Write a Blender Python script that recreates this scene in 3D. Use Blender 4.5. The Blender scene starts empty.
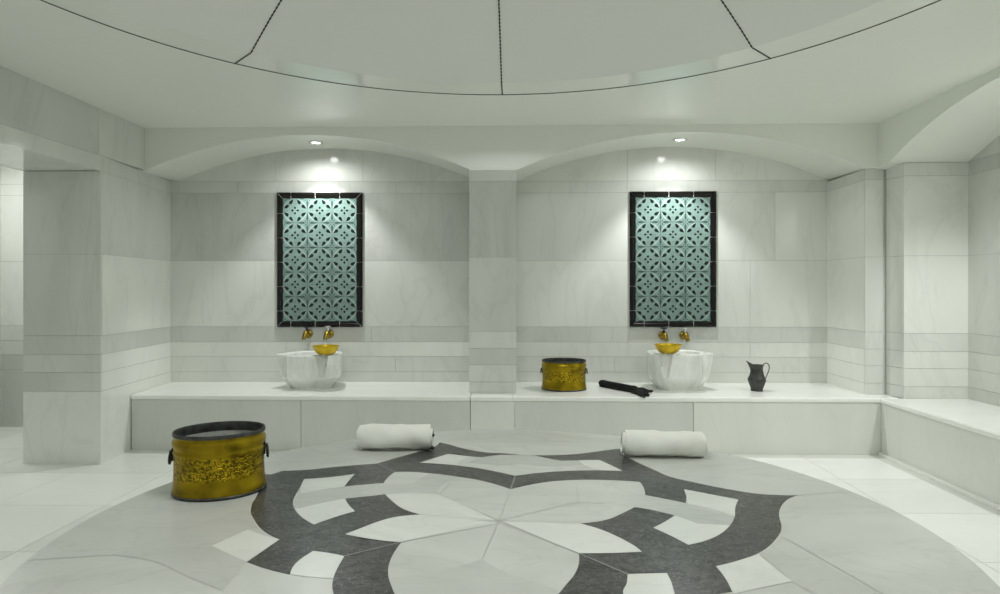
PATTERN = {
 'dark': [
  [(-0.3345,1.1032),(-0.279,1.0546),(-0.2322,1.0072),(-0.1582,0.9457),(-0.0881,0.9075),(-0.0205,0.8961),(0.0993,0.8657),(0.2117,0.8636),(0.3119,0.8791),(0.416,0.9209),(0.4888,0.9629),(0.5656,0.9977),(0.5666,0.8603),(0.5927,0.7871),(0.6135,0.7288),(0.6562,0.6283),(0.6939,0.5391),(0.7853,0.4484),(0.8875,0.3682),(0.9907,0.3121),(1.0648,0.3008),(1.1279,0.3006),(1.0771,0.2584),(1.0274,0.1948),(0.9848,0.1182),(0.9608,0.0583),(0.9427,-0.0021),(0.9193,-0.0594),(0.8767,-0.1273),(0.7937,-0.2279),(0.7275,-0.2809),(0.6701,-0.3151),(0.6232,-0.3375),(0.625,-0.4125),(0.6166,-0.502),(0.6287,-0.4857),(0.5395,-0.515),(0.463,-0.5296),(0.4729,-0.4449),(0.474,-0.3853),(0.4272,-0.3885),(0.3646,-0.3951),(0.2438,-0.2599),(0,-0.02),(-0.2981,-0.1903),(-0.4462,-0.2976),(-0.4971,-0.2773),(-0.5495,-0.2636),(-0.5658,-0.3152),(-0.5722,-0.364),(-0.563,-0.4217),(-0.6347,-0.3915),(-0.716,-0.3444),(-0.6977,-0.2558),(-0.6831,-0.1778),(-0.7192,-0.1501),(-0.7712,-0.0974),(-0.836,-0.0048),(-0.8796,0.0727),(-0.89,0.101),(-0.9098,0.1604),(-0.9188,0.2073),(-0.9616,0.3814),(-0.9644,0.4041),(-0.9999,0.4767),(-1.0408,0.5285),(-0.979,0.5156),(-0.9533,0.5719),(-0.8555,0.5895),(-0.7298,0.6432),(-0.6386,0.6772),(-0.5696,0.6973),(-0.4244,0.8985),(-0.3613,0.9814)],
  [(-0.2981,-0.1903),(-0.3054,-0.2687),(-0.3023,-0.3673),(-0.2902,-0.4272),(-0.2704,-0.483),(-0.2538,-0.5251),(-0.1879,-0.5856),(-0.1565,-0.6434),(-0.1057,-0.7037),(-0.0212,-0.7669),(0.0698,-0.8134),(0.0818,-0.8205),(0.1643,-0.8478),(0.2405,-0.8842),(0.3006,-1.1279),(0.1948,-1.0274),(0.1731,-1.0199),(0.1141,-0.9834),(-0.0594,-0.9193),(-0.1273,-0.8767),(-0.2279,-0.7937),(-0.2809,-0.7275),(-0.3375,-0.6232),(-0.411,-0.5293),(-0.4373,-0.4427),(-0.4438,-0.3813),(-0.4462,-0.2976)],
  [(0.2438,-0.2599),(0.2368,-0.3319),(0.2168,-0.404),(0.1905,-0.4617),(0.1659,-0.514),(0.0621,-0.6119),(0.0193,-0.6619),(-0.0429,-0.7103),(-0.1387,-0.7546),(-0.2374,-0.7811),(-0.2506,-0.7855),(-0.337,-0.7951),(-0.4191,-0.8149),(-0.5285,-1.0408),(-0.4041,-0.9644),(-0.3814,-0.9616),(-0.316,-0.9382),(-0.133,-0.9116),(-0.0577,-0.884),(0.0579,-0.8238),(0.1235,-0.77),(0.2005,-0.6797),(0.3339,-0.5095),(0.3534,-0.4481),(0.3646,-0.3951)],
 ],
 'base': [
  [(-0.2981,-0.1903),(-0.347,-0.1828),(-0.4146,-0.1616),(-0.4889,-0.1308),(-0.4386,-0.0604),(-0.4287,-0.0458),(-0.3617,0.0231),(-0.2737,0.0535),(-0.3005,0.0694),(-0.3507,0.1153),(-0.4005,0.1895),(-0.4429,0.269),(-0.5824,0.213),(-0.5472,0.1397),(-0.5115,0.0792),(-0.5677,0.0177),(-0.6151,-0.0507),(-0.6776,0.0147),(-0.7386,0.1095),(-0.7718,0.1956),(-0.7836,0.2599),(-0.8035,0.382),(-0.8172,0.4535),(-0.7143,0.4837),(-0.6269,0.5325),(-0.6272,0.4431),(-0.6248,0.3595),(-0.545,0.3889),(-0.4777,0.4092),(-0.4787,0.428),(-0.4743,0.5061),(-0.4626,0.568),(-0.4025,0.5696),(-0.3096,0.5512),(-0.1857,0.5037),(-0.0951,0.4572),(-0.0073,0.3885),(0.0351,0.3415),(0.1045,0.397),(0.1908,0.4458),(0.3071,0.4737),(0.4501,0.4717),(0.5606,0.4518),(0.5603,0.3696),(0.5479,0.2852),(0.6103,0.246),(0.6779,0.1977),(0.699,0.2667),(0.714,0.3596),(0.804,0.2977),(0.8842,0.2405),(0.8478,0.1643),(0.8364,0.1347),(0.8134,0.0698),(0.7669,-0.0212),(0.7037,-0.1057),(0.6434,-0.1565),(0.5856,-0.1879),(0.5491,-0.1165),(0.5077,-0.0494),(0.549,-0.0052),(0.6068,0.0675),(0.5336,0.1266),(0.4841,0.1504),(0.4273,0.0832),(0.3628,0.0195),(0.2709,-0.017),(0.3256,-0.0613),(0.3898,-0.1467),(0.4196,-0.2021),(0.4335,-0.2433),(0.3485,-0.2548),(0.2438,-0.2599),(0,-0.02)],
  [(-0.3793,0.714),(-0.2664,0.8714),(-0.1904,0.8402),(-0.1031,0.8125),(-0.0196,0.8626),(0.0662,0.8648),(0.1453,0.8542),(0.2085,0.8011),(0.2611,0.7663),(0.3415,0.7732),(0.4386,0.783),(0.5155,0.6088),(0.4409,0.6132),(0.3199,0.61),(0.2282,0.5927),(0.1371,0.5631),(0.0509,0.5241),(-0.0122,0.5737),(-0.1054,0.6311),(-0.2013,0.6729),(-0.2983,0.6999)],
 ],
 'white': [
  [(-0.5495,-0.2636),(-0.4971,-0.2773),(-0.4462,-0.2976),(-0.4438,-0.3813),(-0.4373,-0.4427),(-0.5033,-0.4348),(-0.563,-0.4217),(-0.5722,-0.364),(-0.5658,-0.3152)],
  [(-0.8169,-0.0986),(-0.7529,-0.1428),(-0.6832,-0.1776),(-0.6983,-0.2558),(-0.7159,-0.3445),(-0.7878,-0.2937),(-0.8708,-0.2333)],
  [(0.6232,-0.3375),(0.6701,-0.3151),(0.7275,-0.2809),(0.7754,-0.2515),(0.7835,-0.3488),(0.7991,-0.4269),(0.7136,-0.4614),(0.6166,-0.502),(0.625,-0.4125)],
  [(0.3646,-0.3951),(0.474,-0.3853),(0.4729,-0.4449),(0.4635,-0.5061),(0.463,-0.5296),(0.3358,-0.5239),(0.3339,-0.5095),(0.3534,-0.4481)],
  [(0.3415,0.7732),(0.4386,0.783),(0.4773,0.6977),(0.5155,0.6088),(0.4227,0.6127),(0.3593,0.6991)],
  [(-0.3793,0.714),(-0.3232,0.7944),(-0.2664,0.8714),(-0.1904,0.8402),(-0.1496,0.8237),(-0.1971,0.7661),(-0.2086,0.684),(-0.2983,0.6999)],
  [(-0.8172,0.4535),(-0.7143,0.4837),(-0.6269,0.5325),(-0.6272,0.4431),(-0.6248,0.3595),(-0.6947,0.3221),(-0.7704,0.2687),(-0.8035,0.382)],
  [(-0.7147,0.1056),(-0.6477,0.1674),(-0.5824,0.213),(-0.5472,0.1397),(-0.5121,0.0821),(-0.5115,0.0792),(-0.5677,0.0177),(-0.6151,-0.0507),(-0.6776,0.0147),(-0.7328,0.1013)],
  [(0.714,0.3596),(0.804,0.2977),(0.8842,0.2405),(0.8478,0.1643),(0.8129,0.0659),(0.7586,0.1285),(0.6848,0.1909),(0.699,0.2667)],
  [(0.5077,-0.0494),(0.549,-0.0052),(0.6068,0.0675),(0.6649,-0.0095),(0.7669,-0.0212),(0.7037,-0.1057),(0.6434,-0.1565),(0.5856,-0.1879),(0.5491,-0.1165)],
  [(-0.2737,0.0535),(-0.3617,0.0231),(-0.4287,-0.0458),(-0.4386,-0.0604),(-0.4889,-0.1308),(-0.4146,-0.1616),(-0.347,-0.1828),(-0.2981,-0.1903),(0,-0.02)],
  [(-0.4429,0.269),(-0.3274,0.2855),(-0.2427,0.2776),(-0.1559,0.1805),(-0.01,0),(-0.2737,0.0535),(-0.3005,0.0694),(-0.3507,0.1153),(-0.4005,0.1895)],
  [(0.01,-0.005),(0.2709,-0.017),(0.3256,-0.0613),(0.3898,-0.1467),(0.4196,-0.2021),(0.4335,-0.2433),(0.3485,-0.2548),(0.2438,-0.2599)],
 ],
 'grey': [
  [(-0.2821,-0.4347),(-0.1608,-0.3941),(-0.1019,-0.3567),(-0.0412,-0.3068),(0.0412,-0.4037),(0.1061,-0.4453),(0.1633,-0.4895),(0.1659,-0.514),(0.25,-0.62),(-0.0,-0.75),(-0.3,-0.75),(-0.2538,-0.5251),(-0.2704,-0.483)],
  [(-0.4916,0.4032),(-0.545,0.3889),(-0.6248,0.3595),(-0.6947,0.3221),(-0.7704,0.2687),(-0.7693,0.2113),(-0.7544,0.1493),(-0.7147,0.1056),(-0.6477,0.1674),(-0.5824,0.213),(-0.4619,0.2651),(-0.4429,0.269),(-0.3274,0.2855),(-0.2427,0.2776),(-0.2413,0.3787),(-0.1855,0.5018),(-0.3096,0.5512),(-0.3392,0.4701),(-0.3573,0.4031),(-0.4761,0.4018)],
  [(0.9008,-0.1071),(0.9149,-0.201),(0.9898,-0.4863),(0.8626,-0.5524),(0.798,-0.4269),(0.7916,-0.3369),(0.7754,-0.2515),(0.8391,-0.1879)],
  [(-1.1372,-0.3066),(-1.0458,-0.1338),(-0.9231,0.0838),(-0.8773,0.0646),(-0.8635,0.0351),(-0.8253,-0.0307),(-0.7899,-0.0839),(-0.8169,-0.0986),(-0.8708,-0.2333),(-0.7878,-0.2937),(-0.7159,-0.3445),(-0.7133,-0.4274),(-0.7034,-0.5203),(-0.8274,-0.4487),(-0.9925,-0.3444)],
  [(-0.0198,0.8575),(0.0662,0.8648),(0.1453,0.8542),(0.2085,0.8011),(0.2611,0.7663),(0.3415,0.7732),(0.3593,0.6991),(0.2019,0.6679),(0.0784,0.7031),(-0.015,0.6778),(-0.1676,0.7196),(-0.1031,0.8125)],
  [(0.6649,-0.0095),(0.6068,0.0675),(0.5528,0.1107),(0.6767,0.1985),(0.6884,0.1558),(0.7537,0.108),(0.8092,0.0573),(0.7669,-0.0212)],
 ],
 'lp': [
  [(0.2438,-0.2599),(0.3646,-0.3951)],
  [(0.035,0.3418),(0.0542,0.5233)],
  [(-0.4627,0.5683),(-0.5696,0.6976)],
  [(-0.2981,-0.1903),(-0.4462,-0.2974)],
 ],
 'lg': [
  [(0,0),(0.2438,-0.2599)],
  [(0,0),(0.035,0.3418)],
  [(0,0),(-0.2981,-0.1903)],
  [(0,0),(-0.2398,0.2747)],
  [(0,0),(0.2866,0.2003)],
  [(0,0),(-0.0412,-0.3068)],
  [(0,0),(-0.2736,0.0537)],
  [(0,0),(0.2708,-0.0172)],
  [(-0.4426,0.2669),(-0.2398,0.2747)],
  [(-0.2398,0.2747),(-0.1858,0.5026)],
  [(0.2866,0.2003),(0.3007,0.4064)],
  [(0.2866,0.2003),(0.378,0.1818)],
  [(1.1278,0.3003),(1.3432,0.3518)],
  [(0.9008,-0.1071),(1.0146,-0.5433)],
  [(-1.1372,-0.3066),(-1.3587,-0.3507)],
 ],
}
import bpy, bmesh, math, random
from mathutils import Vector, Matrix
random.seed(7)
S = bpy.context.scene
COL = S.collection
PI = math.pi

# ------------------------------------------------------------------ materials
def newmat(name):
    m = bpy.data.materials.new(name); m.use_nodes = True
    return m, m.node_tree.nodes, m.node_tree.links, m.node_tree.nodes['Principled BSDF']

def marble(name, col, vein=0.12, scale=1.6, rough=0.22, stretch=(1, 1, 1), spec=0.5, vein_col=None, bump=0.0):
    m, N, L, B = newmat(name)
    tc = N.new('ShaderNodeTexCoord'); mp = N.new('ShaderNodeMapping'); mp.inputs['Scale'].default_value = stretch
    mp.inputs['Rotation'].default_value = (0.15, 0.6, 0.4)
    L.new(tc.outputs['Object'], mp.inputs['Vector'])
    n1 = N.new('ShaderNodeTexNoise'); n1.inputs['Scale'].default_value = scale; n1.inputs['Detail'].default_value = 7; n1.inputs['Distortion'].default_value = 1.4
    L.new(mp.outputs['Vector'], n1.inputs['Vector'])
    # soft clouds
    r1 = N.new('ShaderNodeMapRange'); r1.inputs['From Min'].default_value = 0.3; r1.inputs['From Max'].default_value = 0.72
    r1.inputs['To Min'].default_value = 1 - vein; r1.inputs['To Max'].default_value = 1 + vein * 0.4
    L.new(n1.outputs['Fac'], r1.inputs['Value'])
    # thin veins
    n2 = N.new('ShaderNodeTexNoise'); n2.inputs['Scale'].default_value = scale * 1.3; n2.inputs['Detail'].default_value = 5; n2.inputs['Distortion'].default_value = 2.5
    L.new(mp.outputs['Vector'], n2.inputs['Vector'])
    s1 = N.new('ShaderNodeMath'); s1.operation = 'SUBTRACT'; s1.inputs[1].default_value = 0.5; L.new(n2.outputs['Fac'], s1.inputs[0])
    a1 = N.new('ShaderNodeMath'); a1.operation = 'ABSOLUTE'; L.new(s1.outputs[0], a1.inputs[0])
    r2 = N.new('ShaderNodeMapRange'); r2.inputs['From Min'].default_value = 0.0; r2.inputs['From Max'].default_value = 0.03
    r2.inputs['To Min'].default_value = vein * 1.1; r2.inputs['To Max'].default_value = 0.0
    L.new(a1.outputs[0], r2.inputs['Value'])
    mul = N.new('ShaderNodeMix'); mul.data_type = 'RGBA'; mul.blend_type = 'MULTIPLY'; mul.inputs[0].default_value = 1.0
    mul.inputs[6].default_value = (*col, 1)
    cmb = N.new('ShaderNodeCombineColor')
    for i in range(3): L.new(r1.outputs[0], cmb.inputs[i])
    L.new(cmb.outputs[0], mul.inputs[7])
    mx = N.new('ShaderNodeMix'); mx.data_type = 'RGBA'
    L.new(r2.outputs[0], mx.inputs[0]); L.new(mul.outputs[2], mx.inputs[6])
    vc = vein_col or tuple(c * 0.55 for c in col)
    mx.inputs[7].default_value = (*vc, 1)
    L.new(mx.outputs[2], B.inputs['Base Color'])
    B.inputs['Roughness'].default_value = rough
    B.inputs['Specular IOR Level'].default_value = spec
    if bump:
        nb = N.new('ShaderNodeTexNoise'); nb.inputs['Scale'].default_value = 14; nb.inputs['Detail'].default_value = 3
        L.new(tc.outputs['Object'], nb.inputs['Vector'])
        bp = N.new('ShaderNodeBump'); bp.inputs['Strength'].default_value = bump; bp.inputs['Distance'].default_value = 0.01
        L.new(nb.outputs['Fac'], bp.inputs['Height']); L.new(bp.outputs['Normal'], B.inputs['Normal'])
    return m

def plain(name, col, rough=0.5, metal=0.0, spec=0.5, bump=None, mottled=0.0, mscale=40):
    m, N, L, B = newmat(name)
    B.inputs['Base Color'].default_value = (*col, 1); B.inputs['Roughness'].default_value = rough
    B.inputs['Metallic'].default_value = metal; B.inputs['Specular IOR Level'].default_value = spec
    tc = N.new('ShaderNodeTexCoord')
    if mottled:
        n = N.new('ShaderNodeTexNoise'); n.inputs['Scale'].default_value = mscale; n.inputs['Detail'].default_value = 6
        L.new(tc.outputs['Object'], n.inputs['Vector'])
        cr = N.new('ShaderNodeValToRGB')
        cr.color_ramp.elements[0].position = 0.3; cr.color_ramp.elements[1].position = 0.75
        cr.color_ramp.elements[0].color = (*[c * (1 - mottled) for c in col], 1)
        cr.color_ramp.elements[1].color = (*[min(1, c * (1 + mottled)) for c in col], 1)
        L.new(n.outputs['Fac'], cr.inputs['Fac']); L.new(cr.outputs['Color'], B.inputs['Base Color'])
    if bump:
        n = N.new('ShaderNodeTexNoise'); n.inputs['Scale'].default_value = bump[0]; n.inputs['Detail'].default_value = 4
        L.new(tc.outputs['Object'], n.inputs['Vector'])
        bp = N.new('ShaderNodeBump'); bp.inputs['Strength'].default_value = bump[1]; bp.inputs['Distance'].default_value = bump[2]
        L.new(n.outputs['Fac'], bp.inputs['Height']); L.new(bp.outputs['Normal'], B.inputs['Normal'])
    return m

def tint(v, g=(0.972, 1.0, 0.935)): return tuple(v * c for c in g)
WALL_A = marble('wall_marble_light', tint(.78), .10, 1.1, .11, (1, 1, .4))
WALL_B = marble('wall_marble_mid', tint(.715), .12, 1.3, .11, (1, 1, .35))
WALL_C = marble('wall_marble_grey', tint(.65), .12, 1.2, .11, (1, 1, .35))
WALL_D = marble('wall_marble_dark', tint(.58), .13, 1.5, .11, (1, 1, .35))
WALLS = [WALL_A, WALL_B, WALL_C, WALL_D]
GROUT = plain('grout', tint(.42), .9)
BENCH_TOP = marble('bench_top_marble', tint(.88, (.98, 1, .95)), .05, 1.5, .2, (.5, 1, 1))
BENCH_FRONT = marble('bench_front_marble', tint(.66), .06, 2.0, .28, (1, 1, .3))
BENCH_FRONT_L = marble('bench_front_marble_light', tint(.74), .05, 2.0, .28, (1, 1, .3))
FLOOR_M = marble('floor_marble', tint(.86, (.98, 1, .95)), .05, .9, .3, (.5, 1.2, 1))
FLOOR_M2 = marble('floor_marble_second', tint(.80, (.98, 1, .95)), .07, 1.1, .3, (.5, 1.2, 1))
SLAB = marble('slab_marble', tint(.61), .13, 1.6, .25, (.6, 1.2, 1))
SLAB_W = marble('slab_marble_white', tint(.73), .08, 2.0, .25, (.6, 1.2, 1))
SLAB_G = marble('slab_marble_grey', tint(.55), .10, 2.2, .25, (.5, 1.5, 1))
SLAB_D = marble('slab_marble_charcoal', tint(.058), .85, 14.0, .3, (1, 1.6, 1), vein_col=tint(.17), bump=.02)
SLAB_LP = plain('pale_joint', tint(.30), .7)
SLAB_LG = plain('grey_joint', tint(.44), .7)
PLASTER = plain('ceiling_plaster', tint(.82), .26, bump=(7, .10, .01))
DOME_M = plain('dome_plaster', tint(.70), .25, bump=(3, .05, .01))
BAND_M = plain('dome_band_plaster', tint(.82), .12, spec=.6, bump=(30, .10, .01))
BLACK_LINE = plain('dark_beading', (.02, .022, .02), .5)
RING_LINE = plain('ring_groove', (.10, .105, .09), .7)
BASIN_M = marble('basin_marble', (.84, .86, .82), .18, 6.0, .18, (1, 1, .6), vein_col=(.45, .46, .44))
CHROME = plain('chrome', (.85, .85, .85), .12, 1.0)
TIN = plain('tin_lining', (.55, .56, .53), .38, .35, mottled=.4, mscale=14)
DARK_TIN = plain('dark_tin_rim', (.07, .072, .068), .4, .6, mottled=.4)
IRON = plain('dark_iron', (.018, .019, .018), .45, .4)
PEWTER = plain('dark_pewter', (.055, .058, .054), .45, .4, mottled=.35, mscale=30, bump=(60, .2, .003))
BOWL_M = plain('bright_brass', (.62, .43, .012), .35, .55, mottled=.15)
TAP_M = plain('aged_brass', (.36, .25, .035), .28, .95, mottled=.75, mscale=55)
TAP_DARK = plain('dark_tap_metal', (.03, .032, .04), .3, .6)
TOWEL_M = plain('white_terry', (.80, .82, .76), .95, spec=.1, bump=(220, .5, .004))
TOWEL_TAG = plain('black_tag', (.012, .012, .012), .8)
CLOTH_M = plain('black_cloth', (.010, .011, .010), .75, spec=.25, bump=(160, .5, .004))
TILE_TEAL = plain('teal_glaze', (.185, .275, .248), .22, mottled=.12, mscale=30)
TILE_PALE = plain('pale_glaze', (.36, .47, .43), .22)
TILE_BLACK = plain('black_green_glaze', (.006, .014, .012), .2)
TILE_MID = plain('grey_green_glaze', (.055, .095, .085), .22)
TILE_GROUT = plain('tile_joint', (.09, .13, .12), .8)
FRAME_M = plain('black_tile_glaze', (.007, .007, .006), .14, spec=.3)
FRAME_G = plain('white_tile_joint', (.55, .56, .53), .8)
SOCKET_M = plain('lamp_reflector', (.8, .8, .78), .3, .5)

def brass_embossed():
    m, N, L, B = newmat('embossed_brass')
    tc = N.new('ShaderNodeTexCoord'); sx = N.new('ShaderNodeSeparateXYZ'); L.new(tc.outputs['Object'], sx.inputs[0])
    n = N.new('ShaderNodeTexNoise'); n.inputs['Scale'].default_value = 11; n.inputs['Detail'].default_value = 7
    L.new(tc.outputs['Object'], n.inputs['Vector'])
    cr = N.new('ShaderNodeValToRGB')
    e = cr.color_ramp.elements
    e[0].position = .30; e[0].color = (.22, .15, .005, 1)
    e[1].position = .70; e[1].color = (.60, .43, .014, 1)
    L.new(n.outputs['Fac'], cr.inputs['Fac']); L.new(cr.outputs['Color'], B.inputs['Base Color'])
    B.inputs['Metallic'].default_value = .85; B.inputs['Roughness'].default_value = .36
    # repousse relief in a belt round the body: scrolling leaves and beads, tarnish in the hollows, highlights painted on raised parts
    v = N.new('ShaderNodeTexVoronoi'); v.inputs['Scale'].default_value = 62
    L.new(tc.outputs['Object'], v.inputs['Vector'])
    w = N.new('ShaderNodeTexWave'); w.wave_type = 'RINGS'; w.inputs['Scale'].default_value = 21; w.inputs['Distortion'].default_value = 12; w.inputs['Detail'].default_value = 2.5; w.inputs['Detail Scale'].default_value = 3.2
    L.new(tc.outputs['Object'], w.inputs['Vector'])
    ad = N.new('ShaderNodeMath'); ad.operation = 'SUBTRACT'; L.new(w.outputs['Fac'], ad.inputs[0]); L.new(v.outputs['Distance'], ad.inputs[1])
    lo = N.new('ShaderNodeMapRange'); lo.inputs['From Min'].default_value = .062; lo.inputs['From Max'].default_value = .078; L.new(sx.outputs['Z'], lo.inputs['Value'])
    hi = N.new('ShaderNodeMapRange'); hi.inputs['From Min'].default_value = .156; hi.inputs['From Max'].default_value = .146; L.new(sx.outputs['Z'], hi.inputs['Value'])
    k = N.new('ShaderNodeMath'); k.operation = 'MULTIPLY'; L.new(lo.outputs[0], k.inputs[0]); L.new(hi.outputs[0], k.inputs[1])
    k2 = N.new('ShaderNodeMath'); k2.operation = 'MULTIPLY'; L.new(k.outputs[0], k2.inputs[0]); L.new(ad.outputs[0], k2.inputs[1])
    bp = N.new('ShaderNodeBump'); bp.inputs['Strength'].default_value = .6; bp.inputs['Distance'].default_value = .005
    L.new(k2.outputs[0], bp.inputs['Height']); L.new(bp.outputs['Normal'], B.inputs['Normal'])
    tr = N.new('ShaderNodeMapRange'); tr.inputs['From Min'].default_value = -.35; tr.inputs['From Max'].default_value = .45; tr.inputs['To Min'].default_value = .35; tr.inputs['To Max'].default_value = 1.25
    L.new(k2.outputs[0], tr.inputs['Value'])
    mm = N.new('ShaderNodeVectorMath'); mm.operation = 'SCALE'; L.new(cr.outputs['Color'], mm.inputs[0]); L.new(tr.outputs[0], mm.inputs['Scale'])
    L.new(mm.outputs[0], B.inputs['Base Color'])
    return m
BRASS = brass_embossed()

def emission(name, col, s):
    m = bpy.data.materials.new(name); m.use_nodes = True
    N = m.node_tree.nodes; N.clear()
    e = N.new('ShaderNodeEmission'); e.inputs['Color'].default_value = (*col, 1); e.inputs['Strength'].default_value = s
    o = N.new('ShaderNodeOutputMaterial'); m.node_tree.links.new(e.outputs[0], o.inputs[0])
    return m
LENS = emission('lamp_glow', (1, 1, .96), 14)

# ------------------------------------------------------------------ mesh helpers
def obj(name, bm, mats, parent=None, smooth=None, bevel=0, seg=2):
    me = bpy.data.meshes.new(name)
    bm.normal_update(); bm.to_mesh(me); bm.free()
    o = bpy.data.objects.new(name, me); COL.objects.link(o)
    for m in (mats if isinstance(mats, (list, tuple)) else [mats]): me.materials.append(m)
    if parent: o.parent = parent
    if smooth is not None:
        me.polygons.foreach_set('use_smooth', [True] * len(me.polygons))
        if smooth < 180: me.set_sharp_from_angle(angle=math.radians(smooth))
    if bevel:
        b = o.modifiers.new('bevel', 'BEVEL'); b.width = bevel; b.segments = seg; b.limit_method = 'ANGLE'; b.angle_limit = math.radians(35)
    return o

def thing(name, label, cat, loc=(0, 0, 0), rz=0, group=None):
    o = bpy.data.objects.new(name, None); COL.objects.link(o); o.empty_display_size = .05
    o.location = loc; o.rotation_euler = (0, 0, rz)
    return tag(o, label, cat, group)
def tag(o, label, cat, group=None):
    o['label'] = label; o['category'] = cat
    if group: o['group'] = group
    return o
def struct(name, bm, mats, **k):
    o = obj(name, bm, mats, **k); o['kind'] = 'structure'; return o
def copy_tree(o, parent=None):
    c = o.copy(); COL.objects.link(c)
    if parent: c.parent = parent
    for ch in [x for x in o.children]: copy_tree(ch, c)
    return c

def box(bm, x0, x1, y0, y1, z0, z1, mi=0):
    v = [bm.verts.new(p) for p in ((x0, y0, z0), (x1, y0, z0), (x1, y1, z0), (x0, y1, z0), (x0, y0, z1), (x1, y0, z1), (x1, y1, z1), (x0, y1, z1))]
    for f in ((3, 2, 1, 0), (4, 5, 6, 7), (0, 1, 5, 4), (1, 2, 6, 5), (2, 3, 7, 6), (3, 0, 4, 7)):
        bm.faces.new([v[i] for i in f]).material_index = mi

def prism(bm, pts, axis, a0, a1, mi=0):
    """extrude a 2-D outline along an axis ('x','y','z')"""
    def P(p, a):
        return {'y': (p[0], a, p[1]), 'x': (a, p[0], p[1]), 'z': (p[0], p[1], a)}[axis]
    A = [bm.verts.new(P(p, a0)) for p in pts]; B = [bm.verts.new(P(p, a1)) for p in pts]
    n = len(pts); fs = []
    for i in range(n):
        fs.append(bm.faces.new((A[i], A[(i + 1) % n], B[(i + 1) % n], B[i])))
    fs.append(bm.faces.new(A[::-1])); fs.append(bm.faces.new(B))
    for f in fs: f.material_index = mi
    bmesh.ops.recalc_face_normals(bm, faces=fs)

def lathe(bm, prof, n=48, sx=1, sy=1, mi=0, fn=None, closed=False, cap0=False, cap1=False):
    rings = []
    for (r, z) in prof:
        ring = []
        for k in range(n):
            a = 2 * PI * k / n
            p = Vector((r * sx * math.cos(a), r * sy * math.sin(a), z))
            if fn: p = fn(p, a)
            ring.append(bm.verts.new(p))
        rings.append(ring)
    m = len(rings)
    fs = []
    for i in range(m if closed else m - 1):
        A, B = rings[i], rings[(i + 1) % m]
        for k in range(n):
            fs.append(bm.faces.new((A[k], A[(k + 1) % n], B[(k + 1) % n], B[k])))
    if cap0: fs.append(bm.faces.new(rings[0][::-1]))
    if cap1: fs.append(bm.faces.new(rings[-1]))
    for f in fs: f.material_index = mi
    return rings

def tube(bm, pts, r, n=10, mi=0, cap=True, closed=False):
    pts = [Vector(p) for p in pts]; N_ = len(pts)
    rad = r if isinstance(r, (list, tuple)) else [r] * N_
    rings = []; up = None
    for i, p in enumerate(pts):
        if closed: d = pts[(i + 1) % N_] - pts[i - 1]
        else: d = pts[min(i + 1, N_ - 1)] - pts[max(i - 1, 0)]
        d.normalize()
        if up is None:
            up = Vector((0, 0, 1)) if abs(d.z) < .9 else Vector((1, 0, 0))
        s = d.cross(up).normalized(); up = s.cross(d).normalized()
        rings.append([bm.verts.new(p + rad[i] * (math.cos(2 * PI * k / n) * s + math.sin(2 * PI * k / n) * up)) for k in range(n)])
    for i in range(N_ if closed else N_ - 1):
        A, B = rings[i], rings[(i + 1) % N_]
        for k in range(n):
            bm.faces.new((A[k], A[(k + 1) % n], B[(k + 1) % n], B[k])).material_index = mi
    if cap and not closed:
        bm.faces.new(rings[0][::-1]).material_index = mi; bm.faces.new(rings[-1]).material_index = mi

# ------------------------------------------------------------------ camera (eye 1.165 m above the floor)
YAW = math.atan(17 / 640)
cd = bpy.data.cameras.new('camera'); cam = bpy.data.objects.new('camera', cd); COL.objects.link(cam)
cd.sensor_width = 36; cd.lens = 640 / 1000 * 36; cd.shift_y = -0.008; cd.clip_start = .02
cam.location = (0, 0, 1.165); cam.rotation_euler = (PI / 2, 0, YAW)
S.camera = cam

# ------------------------------------------------------------------ room numbers
YW = 5.27      # back wall of the niches
YP = 4.685     # face of the arcade and the pillar
YB = 4.56      # front of the bench
XL, XR = -2.765, 2.52
XS = XR + .03
ZC = 2.36      # flat ceiling
ZB = .40       # bench top
ZS = 2.035     # springing of the arches
COURSE = [0, .484, .61, .73, .855, 1.397, 1.955, 2.05, 2.36]
YREAR = -1.6

def clad(bm, axis, pos, out, u0, u1, rows, joints, tones, th=.02, gap=.0012):
    """marble cladding: slabs on a plane, one course per row. axis 'y': plane y=pos, u is x; axis 'x': plane x=pos, u is y.
    out = +1/-1, the side the slabs' backs lie on (their faces lie exactly at pos)"""
    for ri, (z0, z1) in enumerate(rows):
        js = [u0] + sorted(j for j in joints[ri] if u0 < j < u1) + [u1]
        for ji in range(len(js) - 1):
            a, b = js[ji] + (gap if ji else 0), js[ji + 1] - (gap if ji < len(js) - 2 else 0)
            t = tones[ri]; mi = t[ji % len(t)] if isinstance(t, (list, tuple)) else t
            lo, hi = min(pos, pos + out * th), max(pos, pos + out * th)
            zz0, zz1 = z0 + (gap if ri else 0), z1 - gap
            if axis == 'y': box(bm, a, b, lo, hi, zz0, zz1, mi)
            else: box(bm, lo, hi, a, b, zz0, zz1, mi)
    # mortar bed just behind the faces
    lo, hi = min(pos + out * .0025, pos + out * .06), max(pos + out * .0025, pos + out * .06)
    z0, z1 = rows[0][0], rows[-1][1]
    if axis == 'y': box(bm, u0 + .004, u1 - .004, lo, hi, z0 + .004, z1 - .004, 4)
    else: box(bm, lo, hi, u0 + .004, u1 - .004, z0 + .004, z1 - .004, 4)
def rows(z0, z1, cuts=COURSE):
    c = [z0] + [z for z in cuts if z0 + .02 < z < z1 - .02] + [z1]
    return list(zip(c, c[1:]))
WM = WALLS + [GROUT]

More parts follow.
